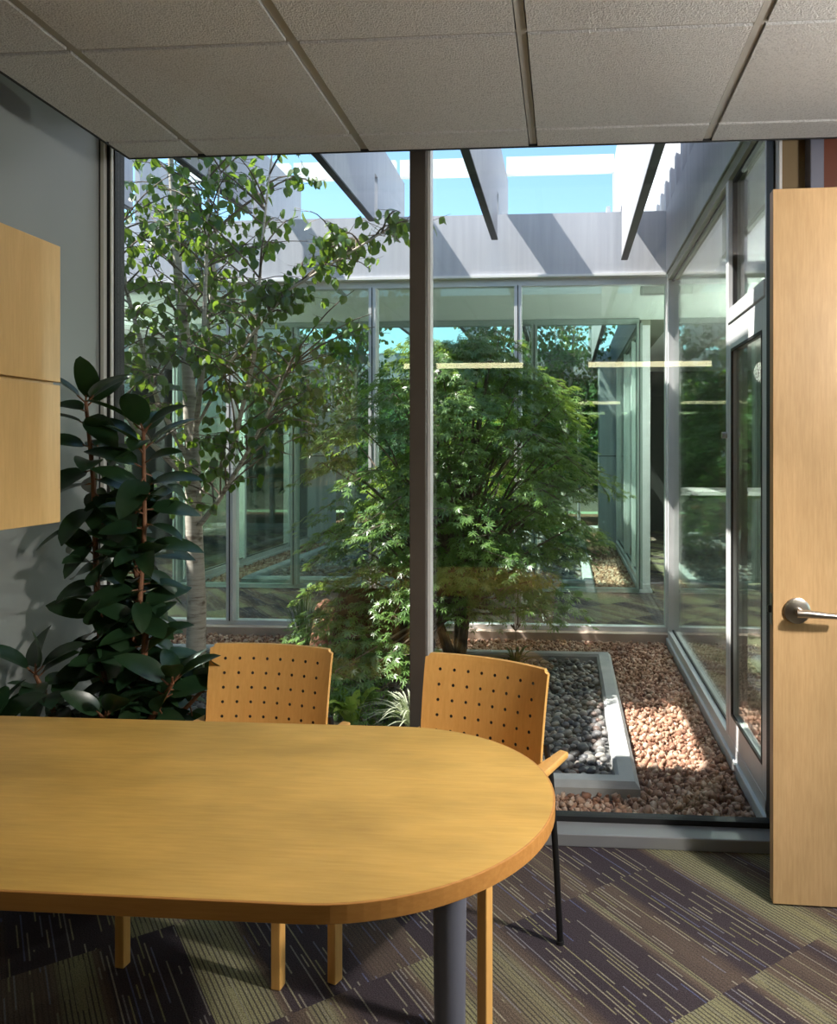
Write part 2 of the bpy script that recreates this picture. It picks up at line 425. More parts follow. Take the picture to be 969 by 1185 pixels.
lk = MB().tube([(XR-.03,y1+.03,1.53),(XR-.055,y1+.03,1.53)], .016, 12); wparts(d2, [('door_lock', lk, M['steel'], dict(smooth=True))])
# side wall fascia over right glass
struct(B((XR-.04,XR+.3,3.06,5.98,ZH+.012,ZP)).build('wall_right_fascia', M['panel']))
cp = MB()
pts = []
nw = 22
for i in range(nw*6+1):
    y = 3.06 + (9.2-3.06)*i/(nw*6); ph = (i % 6)/6
    pts.append((XR-.04 + .022*(1 if ph < .45 else 0), y))
n0 = 0
cp.v = [(x,y,ZP) for x,y in pts] + [(x,y,4.5) for x,y in pts] + [(x+.05,y,ZP) for x,y in pts] + [(x+.05,y,4.5) for x,y in pts]
L = len(pts)
for i in range(L-1):
    cp.f += [(i+1,i,L+i,L+i+1),(2*L+i,2*L+i+1,3*L+i+1,3*L+i),(L+i,3*L+i,3*L+i+1,L+i+1)]
struct(cp.build('wall_corrugated_panel', M['panel']))

# ------------------------------------------------------------------ far fascia, corridor
struct(B((XC-.3,XR-.04,5.98,6.14,ZH+.012,ZP)).build('wall_far_fascia', M['panel']))
struct(B((XC-.3,XR-.04,5.965,6.14,ZH-.006,ZH+.012)).build('trim_2', M['white']))
def cross_wall(idx, Y, muls, xa, xb, g, base=.08, frame='alu', name='window_%d'):
    w = empty(name % idx, ((xa+xb)/2,Y,0)); w['kind'] = 'structure'
    P = [('window_sill', B((xa,xb,Y-.11,Y+.06,0,base)), M['conc' if idx == 3 else frame], dict(bevel=.004)),
         ('window_base', B((xa,xb,Y-.03,Y+.05,base,base+.035)), M[frame], {}),
         ('window_head', B((xa,xb,Y-.03,Y+.05,ZH-.06,ZH-.006)), M[frame], {})]
    for x in muls: P.append(('mullion', B((x-.028,x+.028,Y-.06,Y+.06,base+.035,ZH-.06)), M[frame], dict(bevel=.002)))
    for x in muls: P.append(('mullion_joint', B((x-.004,x+.004,Y-.063,Y-.059,base+.035,ZH-.06)), M['gasket'], {}))
    for x0, x1 in zip(muls[:-1], muls[1:]):
        P.append(('pane', B((x0+.02,x1-.02,Y-.006,Y+.006,base+.02,ZH-.04)), M[g], {}))
    wparts(w, P); return w
cross_wall(3, FY, [-4.05,-3.79,-2.645,-1.50,-.362,.79], XC, XR+.02, 'glassg')
cross_wall(4, SY, [-4.05,-2.79,-1.55,-.31,.74], XC, .74, 'glassg', base=.05, frame='frame2')
struct(B((-7,6.5,6.16,7.86,-.1,.05)).build('floor_corridor', M['carpet'], loc=(0,0,0)))
struct(B((-7,6.5,6.14,8.0,ZH-.002,ZH+.10)).build('ceiling_corridor', M['ceil_in']))
struct(B((XC-.3,XR-.04,7.92,8.02,ZH+.1,ZP)).build('wall_corridor_fascia', M['panel']))
for xx, nn in ((-7.1,'west'),(6.5,'east')):
    struct(B((xx,xx+.1,6.1,8.0,-.1,2.9)).build('wall_corridor_'+nn, M['dark']))
struct(B((-7,8,20.5,20.7,-.1,3.6)).build('wall_garden_end', M['conc']))
struct(B((-7.2,-7.1,14.4,20.5,-.1,3.6),(6.6,6.7,14.4,20.5,-.1,3.6)).build('wall_garden_side', M['conc']))
# spaces right of courtyards
struct(B((XR+.08,6.5,2.93,6.16,-.1,.03)).build('floor_side_room', M['carpet'], loc=(0,0,0)))
struct(B((XR+.1,6.5,7.86,15,-.1,.03)).build('floor_end_room', M['carpet'], loc=(0,0,0)))
struct(B((XR+.1,6.5,3.0,15,ZH+.1,ZH+.2)).build('ceiling_side_rooms', M['white']))
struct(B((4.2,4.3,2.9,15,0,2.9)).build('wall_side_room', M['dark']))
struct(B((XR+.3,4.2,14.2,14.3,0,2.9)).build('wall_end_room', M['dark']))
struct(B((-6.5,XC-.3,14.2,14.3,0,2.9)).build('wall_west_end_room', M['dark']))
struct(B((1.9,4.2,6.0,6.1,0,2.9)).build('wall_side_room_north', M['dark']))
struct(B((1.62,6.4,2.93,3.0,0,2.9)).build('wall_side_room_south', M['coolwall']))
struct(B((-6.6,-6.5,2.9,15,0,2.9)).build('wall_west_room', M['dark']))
struct(B((-6.6,XC-.05,2.9,15,ZH+.02,ZH+.2)).build('ceiling_west_rooms', M['white']))
struct(B((-6.6,XC-.1,2.9,6.1,-.1,.03),(-6.6,XC-.1,7.9,15,-.1,.03)).build('floor_west_room', M['carpet'], loc=(0,0,0)))

# ------------------------------------------------------------------ roof fins over both courtyards
fins = [(-3.39,3.35,3.88),(-2.43,3.30,3.85),(-1.47,3.22,3.88),(-.53,3.06,3.88),(.44,2.89,3.95)]
for k, (x, z1, zt) in enumerate(fins):
    for yy, lab in ((0,'near courtyard'),(1,'far courtyard')):
        f = MB()
        if yy == 0: prof = [(3.06,z1),(5.88,z1),(5.88,z1+.36),(5.98,z1+.36),(5.98,ZP+.0),(7.0,ZP+.0),(7.0,zt),(3.06,zt)]
        else: prof = [(8.02,z1),(14.0,z1),(14.0,z1+.3),(14.2,z1+.3),(14.2,zt),(8.02,zt)]
        if yy == 0 and z1+.36 < ZP+.01: prof[2] = (5.88,ZP+.02); prof[3] = (5.98,ZP+.02); prof[4] = (5.99,ZP+.01); prof[5] = (7.0,ZP+.01)
        n = len(prof)
        f.v = [(x-.02,y,z) for y,z in prof]+[(x+.02,y,z) for y,z in prof]
        f.f = [tuple(range(n)), tuple(n+i for i in reversed(range(n)))]+[((i+1)%n,i,n+i,n+(i+1)%n) for i in range(n)]
        o = f.build('roof_fin', M['fin'])
        pos = ['farthest left','second from left','third from left','just right of the window mullion','rightmost by the corrugated panel'][k]
        tag(o, 'pale metal roof fin over the %s, %s' % (lab, pos), 'roof fin', 'roof fins over the courtyards')
        bs = B((x-.024,x+.024,(3.06,8.02)[yy],(5.88,14.0)[yy],z1-.012,z1)); bs.build('fin_edge_strip', M['gasket'], None)
        e = bpy.data.objects['fin_edge_strip'] if 'fin_edge_strip' in bpy.data.objects else None
        last = col.objects[-1]
        last.parent = o; last.location = last.location - o.location
for k, (xa, xb) in enumerate([(-3.37,-2.45),(-2.41,-1.49),(-1.45,-.55),(-.51,.42)]):
    o = B((xa,xb,6.80,6.86,3.87,4.02)).build('roof_purlin', M['white'])
    tag(o, 'white cross member between roof fins, %s' % ['far left behind the birch','left, behind the birch crown','in the bay left of the window mullion','in the bay right of the window mullion'][k], 'cross member', 'cross members between the roof fins')

# ------------------------------------------------------------------ second courtyard shell
side_wall(5, 8.0, 12.0, [8.05, 9.2, 10.4, 11.9], XR, 1)
side_wall(6, 3.06, 5.98, [3.1, 4.5, 5.9], XC, -1)
side_wall(7, 8.0, 12.6, [8.05, 9.6, 11.2, 12.5], XC, -1)
struct(B((XR-.04,XR+.3,8.02,14.2,ZH+.012,ZP)).build('wall_second_fascia_right', M['panel']))
struct(B((XC-.3,XC+.04,8.02,14.2,ZH+.012,ZP)).build('wall_second_fascia_left', M['panel']))
struct(B((XC-.3,XC+.04,3.06,5.98,ZH+.012,ZP)).build('wall_first_fascia_left', M['panel']))
struct(B((XC-.3,XR+.3,14.2,14.36,ZH,ZP)).build('wall_end_fascia', M['panel']))
for x0, x1, nm in ((.52,.80,'right'),(-4.05,-3.72,'left')):
    o = B((x0,x1,12.05,12.5,0,ZH+.01)).build('column', M['panel'], bevel=.004)
    tag(o, 'pale panelled column at the %s side of the second courtyard' % nm, 'column')
    bs = B((x0-.002,x1+.002,12.048,12.502,1.38,1.392)); bs.v = [(p[0]-o.location.x,p[1]-o.location.y,p[2]-o.location.z) for p in bs.v]
    bs.build('panel_joint', M['gasket'], o)
cross_wall(8, 14.28, [-4.05,-2.6,-1.2,.25,.8], XC, XR, 'glassg')
struct(B((-7,5,14.4,18,-.1,.03)).build('floor_end_corridor', M['bed'], loc=(0,0,0)))

# ------------------------------------------------------------------ ground of courtyards
struct(B((XC,XR-.03,3.03,5.96,-.08,-.005)).build('floor_courtyard', M['bed'], loc=(0,0,0)))
struct(B((XC,XR-.03,8.03,14.2,-.08,-.005)).build('floor_second_courtyard', M['bed'], loc=(0,0,0)))
def curb(name, xa, xb, ya, yb, w, h, lab):
    m = MB(); b = .03
    def ring(dx): return [(xa+dx,ya+dx),(xb-dx,ya+dx),(xb-dx,yb-dx),(xa+dx,yb-dx)]
    rs = [(0,-.05),(.0,h-.025),(.02,h),(w-.015,h),(w,h-.015),(w,-.05)]
    n = 4
    for dx, z in rs: m.v += [(x,y,z) for x,y in ring(dx)]
    for r in range(len(rs)-1):
        for i in range(4):
            m.f.append((r*4+i, r*4+(i+1)%4, (r+1)*4+(i+1)%4, (r+1)*4+i))
    o = m.build(name, M['curb']); tag(o, lab, 'curb'); return o
curb('concrete_curb', -3.55, .313, 3.29, 5.46, .098, .07, 'grey concrete curb framing the pebble bed in the near courtyard')
curb('concrete_curb', -3.55, .313, 8.35, 13.6, .12, .08, 'concrete curb framing the pebble bed beyond the corridor')
struct(B((-3.45,.214,3.39,5.36,-.005,.004)).build('floor_pebble_bed', M['bedg'], loc=(0,0,0)))
struct(B((-3.43,.193,8.47,13.48,-.005,.02)).build('floor_second_pebble_bed', M['bedg'], loc=(0,0,0)))

# chips and pebbles
def ico(sub=1):
    t = (1+5**.5)/2
    v = [(-1,t,0),(1,t,0),(-1,-t,0),(1,-t,0),(0,-1,t),(0,1,t),(0,-1,-t),(0,1,-t),(t,0,-1),(t,0,1),(-t,0,-1),(-t,0,1)]
    f = [(0,11,5),(0,5,1),(0,1,7),(0,7,10),(0,10,11),(1,5,9),(5,11,4),(11,10,2),(10,7,6),(7,1,8),(3,9,4),(3,4,2),(3,2,6),(3,6,8),(3,8,9),(4,9,5),(2,4,11),(6,2,10),(8,6,7),(9,8,1)]
    v = [np.array(a)/np.linalg.norm(a) for a in v]
    for _ in range(sub):
        nf = []; c = {}
        def mid(a,b):
            k = (min(a,b),max(a,b))
            if k not in c:
                p = v[a]+v[b]; v.append(p/np.linalg.norm(p)); c[k] = len(v)-1
            return c[k]
        for a,b,d in f:
            x,y,z = mid(a,b),mid(b,d),mid(d,a); nf += [(a,x,z),(b,y,x),(d,z,y),(x,y,z)]
        f = nf
    return np.array(v), np.array(f)
def rand_rot(n, flat=False):
    a = RNG.uniform(0,2*pi,n)
    N = RNG.normal(size=(n,3)); 
    if flat: N = N*.22; N[:,2] = 1
    D = np.stack([np.cos(a),np.sin(a),RNG.normal(size=n)*(.1 if flat else 1)],1)
    return frames(D, N)
def stones(name, P, size, asp, mat_, tmpl, smooth, jit, parent=None, flat=True):
    n = len(P); tv, tf = tmpl
    k = len(tv)
    A = RNG.uniform(asp[0], asp[1], (n,3)); A[:,2] *= asp[2]
    T = tv[None]*A[:,None,:]*(1+RNG.uniform(-jit,jit,(n,k,1)))
    R = rand_rot(n, flat); S = RNG.uniform(size[0],size[1],n)
    V = np.einsum('nij,nkj->nki', R, T)*S[:,None,None]+P[:,None,:]
    F = (tf[None]+(np.arange(n)*k)[:,None,None]).reshape(-1,3)
    return np_mesh(name, V.reshape(-1,3), F, mat_, smooth=smooth)
def area_pts(rects, spacing, z0, z1, jit=.5):
    out = []
    for x0,x1,y0,y1 in rects:
        nx, ny = int((x1-x0)/spacing), int((y1-y0)/spacing)
        gx, gy = np.meshgrid(np.arange(nx)+.5, np.arange(ny)+.5)
        gx = gx.ravel()*(x1-x0)/nx + x0; gy = gy.ravel()*(y1-y0)/ny + y0
        out.append(np.stack([gx+RNG.uniform(-jit,jit,len(gx))*spacing, gy+RNG.uniform(-jit,jit,len(gy))*spacing, RNG.uniform(z0,z1,len(gx))],1))
    P = np.concatenate(out)
    return P
octa = (np.array([(1,0,0),(-1,0,0),(0,1,0),(0,-1,0),(0,0,1),(0,0,-1),(.7,.7,.5),(-.7,-.6,.5)],float), np.array([(6,4,0),(6,0,2),(6,2,4),(7,4,1),(7,1,3),(7,3,4),(2,1,4),(0,4,3),(2,0,5),(1,2,5),(3,1,5),(0,3,5)]))
R1 = [(XC+.02,.74,3.06,3.285),(.325,.74,3.285,5.48),(XC+.02,.74,5.475,5.94)]
P = np.concatenate([area_pts(R1, .022, 0, .008), area_pts(R1, .029, .010, .022)])
o = stones('red_gravel', P, (.012,.024), (.5,1.2,.8), M['gravel'], octa, False, .18, flat=False)
tag(o, 'red-brown crushed rock chips covering the ground around the near curb', 'gravel', kind='stuff')
R2 = [(.325,.74,8.1,13.9),(XC+.02,-3.56,8.1,13.9)]
P = area_pts(R2, .034, .0, .015)
o = stones('red_gravel', P, (.018,.03), (.6,1.15,.8), M['gravel'], octa, False, .18, flat=False)
tag(o, 'red-brown rock chips along the curb beyond the glazed corridor', 'gravel', kind='stuff')
RP = [(-3.435,.20,3.405,5.345)]
P = np.concatenate([area_pts(RP, .038, .008, .016), area_pts(RP, .046, .026, .038)])
ic1 = ico(1)
# the 300 pebbles that show largest are things of their own
top = P[:,2] > .02
vis = top & (P[:,0] > -.35) & (P[:,0] < .17)
idx = np.where(vis)[0]; idx = idx[np.argsort(P[idx,1])][:300]
mask = np.ones(len(P), bool); mask[idx] = False
o = stones('river_pebbles', P[mask], (.016,.027), (.7,1.15,.72), M['pebble'], ic1, True, .05)
tag(o, 'grey and brown rounded river pebbles filling the curbed bed around the trees', 'pebbles', kind='stuff')
protos = []
for k in range(8):
    tv, tf = ic1
    A = RNG.uniform(.75,1.15,3); A[2] *= .72
    me = bpy.data.meshes.new('river_pebble'); me.from_pydata([tuple(x) for x in tv*A*(1+RNG.uniform(-.05,.05,(len(tv),1)))], [], [tuple(int(i) for i in q) for q in tf])
    me.polygons.foreach_set('use_smooth', [True]*len(me.polygons)); me.materials.append(M['pebble1']); protos.append(me)
for i in idx:
    o = bpy.data.objects.new('river_pebble', protos[random.randrange(8)]); col.objects.link(o)
    o.location = P[i]; s = random.uniform(.017,.027); o.scale = (s,s,s); o.rotation_euler = (random.uniform(-.2,.2),random.uniform(-.2,.2),random.uniform(0,6.28))
    tag(o, 'smooth river pebble in the curbed bed right behind the chairs', 'pebble', 'river pebbles nearest the window')
P = area_pts([(-3.4,.18,8.5,13.4)], .085, .02, .035)
o = stones('river_pebbles', P, (.03,.05), (.7,1.15,.7), M['pebble'], ic1, True, .05)
tag(o, 'grey pebbles filling the curbed bed beyond the glazed corridor', 'pebbles', kind='stuff')

# boulders
def boulder(name, loc, r, mt, lab, seed):
    rg = np.random.default_rng(seed); tv, tf = ico(3)
    V = tv.copy()
    for _ in range(22):
        n = rg.normal(size=3); n /= np.linalg.norm(n); d = rg.uniform(.62,.95)
        ex = np.maximum(V@n-d, 0); V -= ex[:,None]*n*.9
    V = V*np.array(r); V[:,2] += r[2]*.55; V[:,2] = np.maximum(V[:,2], -.02)
    o = np_mesh(name, V, tf, M[mt], loc=loc, smooth=True); o.data.set_sharp_from_angle(angle=math.radians(28))
    tag(o, lab, 'boulder'); return o
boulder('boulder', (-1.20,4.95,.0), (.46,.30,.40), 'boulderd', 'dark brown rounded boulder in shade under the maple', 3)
boulder('boulder', (-1.60,5.18,.0), (.15,.13,.30), 'boulder', 'reddish upright boulder left of the maple, behind the dark one', 5)
boulder('boulder', (-1.98,4.75,.0), (.30,.18,.14), 'boulder', 'low flat brown boulder between birch and maple', 8)
boulder('boulder', (-1.55,9.6,.0), (.5,.4,.42), 'boulder', 'tan boulder in the second courtyard beyond the corridor', 11)

# ------------------------------------------------------------------ vegetation
def palmate():
    lob = [(-125,.55),(-82,.80),(-40,1.0),(0,1.12),(40,1.0),(82,.80),(125,.55)]
    v = [(0,0,0)]; f = []
    def pt(a, r, z): 
        t = math.radians(a); return (math.sin(t)*r, math.cos(t)*r, z)
    for i, (a, r) in enumerate(lob):
        w = 13
        n = len(v)
        v += [pt(a-w, r*.50, -.03*r), pt(a, r, -.22*r), pt(a+w, r*.50, -.03*r)]
        f.append((0, n, n+1, n+2))
    return np.array(v), np.array(f)
def ovate(n=4, w=.36, curve=-.18, fold=.10, pw=.8):
    v = []; f = []
    for i in range(n+1):
        t = i/n; ww = w*math.sin(pi*min(1, t**.85*1.0))**pw if 0 < t < 1 else .0
        ww = max(ww, .01); z = curve*t*t
        v += [(-ww,t,z+fold*ww*1.5),(0,t,z-.0),(ww,t,z+fold*ww*1.5)]
    for i in range(n):
        a = i*3; f += [(a,a+1,a+4,a+3),(a+1,a+2,a+5,a+4)]
    return np.array(v), np.array(f)
MAPLE = palmate(); OV = ovate()
def bez(p0, p1, p2, n):
    return [tuple((1-t)**2*np.array(p0)+2*t*(1-t)*np.array(p1)+t*t*np.array(p2)) for t in np.linspace(0,1,n)]

def maple_tree(loc, seed, R=.93, ztop=2.20, zbot=.52, npad=235, per=64, low=()):
    rg = np.random.default_rng(seed)
    root = empty('japanese_maple', loc)
    st = MB()
    # two main stems
    stems = []
    for ex, ey, ez in ((-.16,-.05,.45),(.06,.02,.45),(.0,.10,.5)):
        a = (ex*.1,ey*.1,0); stems.append(bez(a, (ex*.5,ey*.5,.25), (ex,ey,ez), 5))
        st.tube(stems[-1], list(np.linspace(.042,.026,5)), 8)
    ends = [s[-1] for s in stems]
    LP, LD, LN = [], [], []
    pads = []
    for k in range(npad):
        u = (k+.5)/npad; z = zbot+(ztop-zbot)*u**.95
        h = (z-zbot)/(ztop-zbot)
        prof = R*(math.sin(pi*min(1,max(0,(h*.80+.17))))**.62)
        a = k*2.39996+rg.normal()*.3; r = prof*math.sqrt(rg.uniform(.08,1))
        pads.append((math.cos(a)*r, math.sin(a)*r, z+rg.normal()*.03, a))
    for p in low: pads.append((*p, math.atan2(p[1],p[0])))
    for x, y, z, a in pads:
        e = ends[rg.integers(3)]
        r = math.hypot(x,y)
        mid = (e[0]*.5+x*.35, e[1]*.5+y*.35, max(e[2]*.6,.3)+(z-e[2])*.75+.05)
        if z < .5: mid = (mid[0],mid[1],max(mid[2],z+.12))
        if rg.random() < .55: st.tube(bez(e, mid, (x,y,z), 6), list(np.linspace(.013,.003,6)), 5)
        n = int(per*rg.uniform(.7,1.25)); pr = rg.uniform(.13,.23)
        aa = rg.uniform(0,2*pi,n); rr = pr*np.sqrt(rg.uniform(0,1,n))
        px = np.cos(aa)*rr*1.15; py = np.sin(aa)*rr
        out = np.array([math.cos(a),math.sin(a)])
        tilt = .38*(r/R)
        pz = -(px*out[0]+py*out[1])*tilt - rr*rr*1.2/pr*.35 + rg.normal(size=n)*.014
        LP.append(np.stack([x+px,y+py,z+pz],1))
        d = np.stack([px*3+out[0]*.4+rg.normal(size=n)*.25, py*3+out[1]*.4+rg.normal(size=n)*.25, -.30+rg.normal(size=n)*.18],1)
        LD.append(d)
        LN.append(np.stack([out[0]*.35+rg.normal(size=n)*.28, out[1]*.35+rg.normal(size=n)*.28, np.ones(n)],1))
        for q in range(3):
            w = rg.integers(n); st.tube([(x,y,z),(x+px[w],y+py[w],z+pz[w])], [.003,.0015], 3)
    P = np.concatenate(LP); D = np.concatenate(LD); N = np.concatenate(LN)
    ok = P[:,2] > .04; P, D, N = P[ok], D[ok], N[ok]
    V, F = scatter(*MAPLE, P, frames(D,N), rg.uniform(.030,.050,len(P)))
    st.build('trunk', M['twig'], root, smooth=True)
    np_mesh('foliage', V, F, M['mapleleaf'], root)
    return root
low = [(-.62,-.80,.15),(-.70,-.65,.30),(-.80,-.45,.45),(-.85,-.25,.38),(-.60,-.95,.25),(-.70,-.80,.45),(-.20,-.6,.30),(-.35,-.5,.22),(-.55,-.3,.25),(-.5,-1.05,.30),(-.42,-1.1,.18),(-.9,-.05,.6),(-.55,-.55,.32),(-.40,-.75,.28),(-.62,-.35,.42),(-.45,-.95,.22),(-.25,-.9,.35),(-.75,-.1,.5),(-.5,-.8,.42),(-.35,-1.0,.12),(-.42,-.98,.32),(.55,-.35,.50),(.65,-.2,.52),(-.7,-.6,.55),(-.3,-.6,.5)]
t = maple_tree((-.70,5.08,.0), 4, low=low)
tag(t, 'dense green maple with star-shaped leaves in the near courtyard behind the chairs', 'tree')

def birch_tree(loc, seed, h=3.75, name='birch_tree'):
    rg = np.random.default_rng(seed)
    root = empty(name, loc)
    tr = MB(); tw = MB()
    main = [(0,0,0),(.01,0,.5),(-.01,.0,1.0),(-.02,.0,1.5),(-.04,-.02,2.0),(-.10,-.03,2.6),(-.13,-.05,3.2),(-.16,-.05,h)]
    tr.tube(main, [.062,.056,.051,.046,.036,.026,.017,.006], 14)
    def at(z):
        for a, b in zip(main[:-1], main[1:]):
            if a[2] <= z <= b[2]:
                t = (z-a[2])/(b[2]-a[2]); return np.array(a)*(1-t)+np.array(b)*t
        return np.array(main[-1])
    # strong forks
    forks = [[at(1.12),(.30,-.15,1.45),(.48,-.25,2.0),(.55,-.30,2.7),(.62,-.3,3.3)],
             [at(1.35),(-.16,-.15,1.75),(-.30,-.25,2.4),(-.36,-.3,3.0),(-.42,-.35,3.5)],
             [at(1.45),(.14,-.2,1.9),(.20,-.28,2.5),(.24,-.32,3.1),(.3,-.36,3.6)],
             [at(1.25),(-.20,-.35,1.6),(-.45,-.6,2.1),(-.5,-.7,2.7)],
             [at(.95),(.20,-.12,1.15),(.42,-.2,1.45),(.60,-.25,1.75),(.72,-.28,2.0)],
             [at(1.6),(.02,.1,2.1),(.05,.18,2.8),(.08,.2,3.5)],
             [at(1.55),(.35,-.25,2.0),(.75,-.45,2.35),(1.15,-.6,2.52),(1.38,-.68,2.62)]]
    skel = [[tuple(p) for p in main[3:]]]
    for si_, f in enumerate(forks):
        f = [tuple(p) for p in f]; skel.append(f)
        tr.tube(f, list(np.linspace(.019 if si_ < 6 else .011,.004,len(f))), 8)
    LP, LD, LN, LS = [], [], [], []
    def leaf(p, d):
        LP.append(p); LD.append((d[0]*.6+rg.normal()*.35, d[1]*.6+rg.normal()*.35, -.75+rg.normal()*.35))
        LN.append((rg.normal(), rg.normal()-.3, .7)); LS.append(rg.uniform(.042,.075))
    for si, f in enumerate(skel):
        nb = 36 if si else 38
        for b in range(nb):
            u = rg.uniform(.12,1)**.8*(len(f)-1); i = min(int(u), len(f)-2); t = u-i
            s = np.array(f[i])*(1-t)+np.array(f[i+1])*t
            a = rg.uniform(0,2*pi); L = rg.uniform(.25,.6)*(1.0 if si else 1.1)
            if si == 7: L *= .5
            d = np.array([math.cos(a),math.sin(a)*.8,rg.uniform(.3,.95)])*L
            e = s+d; mid = s+d*.5+np.array([0,0,.06])
            pl = bez(s, mid, e-np.array([0,0,.08]), 6)
            tw.tube(pl, list(np.linspace(.006,.002,6)), 5)
            for q in range(7):
                k = rg.uniform(.25,1); j = min(int(k*5),4); p = np.array(pl[j])*(1-(k*5-j))+np.array(pl[j+1])*(k*5-j)
                a2 = rg.uniform(0,2*pi); l2 = rg.uniform(.05,.16)
                e2 = p+np.array([math.cos(a2),math.sin(a2),rg.uniform(-.3,.5)])*l2
                tw.tube([tuple(p),tuple(e2)], [.002,.001], 3)
                for w in range(2 if rg.random() < .7 else 1):
                    leaf(p+(e2-p)*rg.uniform(.5,1), e2-p)
    P = np.array(LP); ok = P[:,2] > 1.0
    V, F = scatter(*OV, P[ok], frames(np.array(LD)[ok],np.array(LN)[ok]), np.array(LS)[ok])
    tr.build('trunk', M['birch'], root, smooth=True); tw.build('twigs', M['twig'], root)
    np_mesh('foliage', V, F, M['birchleaf'], root)
    return root
bt = birch_tree((-2.30,4.72,0), 12)
tag(bt, 'slender pale-barked birch in the near courtyard left of the maple', 'tree')
for loc, rz, s, lab in (((-1.0,11.4,0),1.2,1.15,'birch beyond the corridor, showing above the maple'),((.0,12.9,0),2.6,1.1,'birch at the far end of the second courtyard'),((-2.9,10.5,0),4.0,1.1,'birch at the left of the second courtyard')):
    c = copy_tree(bt); c.location = loc; c.rotation_euler = (0,0,rz); c.scale = (s,s,s); c['label'] = lab
for loc, rz, s, lab in (((-.75,10.6,0),2.2,1.0,'maple in the second courtyard behind the corridor glass'),((-.9,15.6,0),.5,1.5,'green tree outside past the end glass, left one'),((.9,15.9,0),1.9,1.45,'green tree outside past the end glass, right one'),((-3.1,15.8,0),3.9,1.5,'green tree outside past the end glass, far left')):
    c = copy_tree(t); c.location = loc; c.rotation_euler = (0,0,rz); c.scale = (s,s,s); c['label'] = lab

# grasses, hosta, creeper
def tuft(name, loc, n, h, spread, mt, lab, cat, seed, width=.006, droop=.6, group=None):
    rg = np.random.default_rng(seed); m = MB()
    for k in range(n):
        a = rg.uniform(0,2*pi); r = rg.uniform(.2,1)*spread; hh = h*rg.uniform(.6,1.1)
        b = (math.cos(a)*.02*rg.random(), math.sin(a)*.02*rg.random(), 0)
        e = (math.cos(a)*r, math.sin(a)*r, hh*(1-droop*r/spread*.5))
        pl = bez(b, (b[0]+math.cos(a)*r*.25, b[1]+math.sin(a)*r*.25, hh*.9), e, 6)
        sx, sy = -math.sin(a), math.cos(a); n0 = len(m.v)
        for i, p in enumerate(pl):
            w = width*math.sin(pi*(.15+.8*i/5)); 
            m.v += [(p[0]-sx*w,p[1]-sy*w,p[2]),(p[0],p[1],p[2]-w*.5),(p[0]+sx*w,p[1]+sy*w,p[2])]
        for i in range(5):
            q = n0+i*3; m.f += [(q,q+1,q+4,q+3),(q+1,q+2,q+5,q+4)]
    o = m.build(name, M[mt], loc=(0,0,0)); o.location = loc; tag(o, lab, cat, group); return o
tuft('hosta', (-1.09,3.95,.03), 12, .26, .17, 'hosta', 'small yellow-green hosta seen just right of the left chair', 'plant', 1, .035, .7)
tuft('ornamental_grass', (-.78,3.95,.03), 110, .22, .30, 'cream', 'pale sunlit grass tuft left of the window mullion behind the table', 'grass', 2, .005, .9)
tuft('ornamental_grass', (-2.18,4.35,.03), 90, .30, .24, 'grass', 'green grass tuft at the foot of the birch', 'grass', 3, .005)
tuft('ornamental_grass', (-1.62,4.75,.03), 60, .55, .22, 'grass', 'tall thin grass tuft between birch and maple', 'grass', 4, .003, .3)
tuft('ornamental_grass', (-2.75,4.5,.03), 90, .26, .28, 'grass', 'grass tuft seen low between the rubber plant and birch', 'grass', 5, .006)
tuft('ornamental_grass', (-.32,5.1,.03), 26, .16, .16, 'grass', 'short strappy plant right of the maple trunk', 'grass', 6, .012)
tuft('ornamental_grass', (-1.95,8.9,.05), 120, .45, .35, 'grass', 'grass tuft in the second courtyard left of the boulder', 'grass', 7, .007)
tuft('ornamental_grass', (-.45,4.05,.03), 40, .10, .18, 'grass', 'low groundcover tuft behind the window mullion base', 'grass', 9, .006)
# flower stalk
fs = MB(); fs.tube([(0,0,0),(.005,0,.18),(0,0,.36)], [.003,.002,.0015], 5)
for k in range(9):
    a = k*.7; fs.tube([(0,0,.33),(math.cos(a)*.03,math.sin(a)*.03,.37)], [.002,.005], 4)
o = fs.build('flower_stalk', M['twig'], loc=(0,0,0)); o.location = (-.30,4.75,.03); tag(o, 'thin dried flower stalk rising right of the maple trunk', 'plant')

# ------------------------------------------------------------------ rubber plant indoors
rp = empty('rubber_plant', (-1.49,2.50,0))
po = MB(); po.lathe([(.12,0),(.135,.02),(.165,.30),(.17,.32),(.155,.32),(.15,.27)], seg=32); po.build('pot', M['pot'], rp, smooth=True)
so = MB(); so.lathe([(.148,.255),(.148,.275)], seg=24); so.build('soil', M['soil'], rp)
sm = MB(); rg = np.random.default_rng(21)
RS = [ [(-.02,0,.26),(-.05,.02,.6),(-.10,.05,1.0),(-.13,.08,1.35),(-.17,.10,1.62)],
       [(.03,.02,.26),(.06,.04,.55),(.09,.02,.85),(.06,.03,.88),(.07,.05,1.2),(.06,.06,1.52)],
       [(-.03,-.02,.26),(-.10,-.02,.42),(-.15,-.06,.55),(-.20,-.12,.74)],
       [(-.03,-.02,.26),(-.14,-.12,.45),(-.19,-.2,.52),(-.22,-.28,.62)],
       [(.04,.03,.26),(.10,.06,.42),(.18,.10,.56),(.25,.13,.64)],
       [(.02,-.02,.26),(.04,-.06,.42),(.02,-.1,.60)],
       [(.0,.03,.26),(.0,.07,.6),(.02,.10,.95),(-.02,.12,1.22)],
       [(.07,.04,.5),(.14,0,.6),(.22,-.05,.7)]]
LP, LD, LN, LS = [], [], [], []
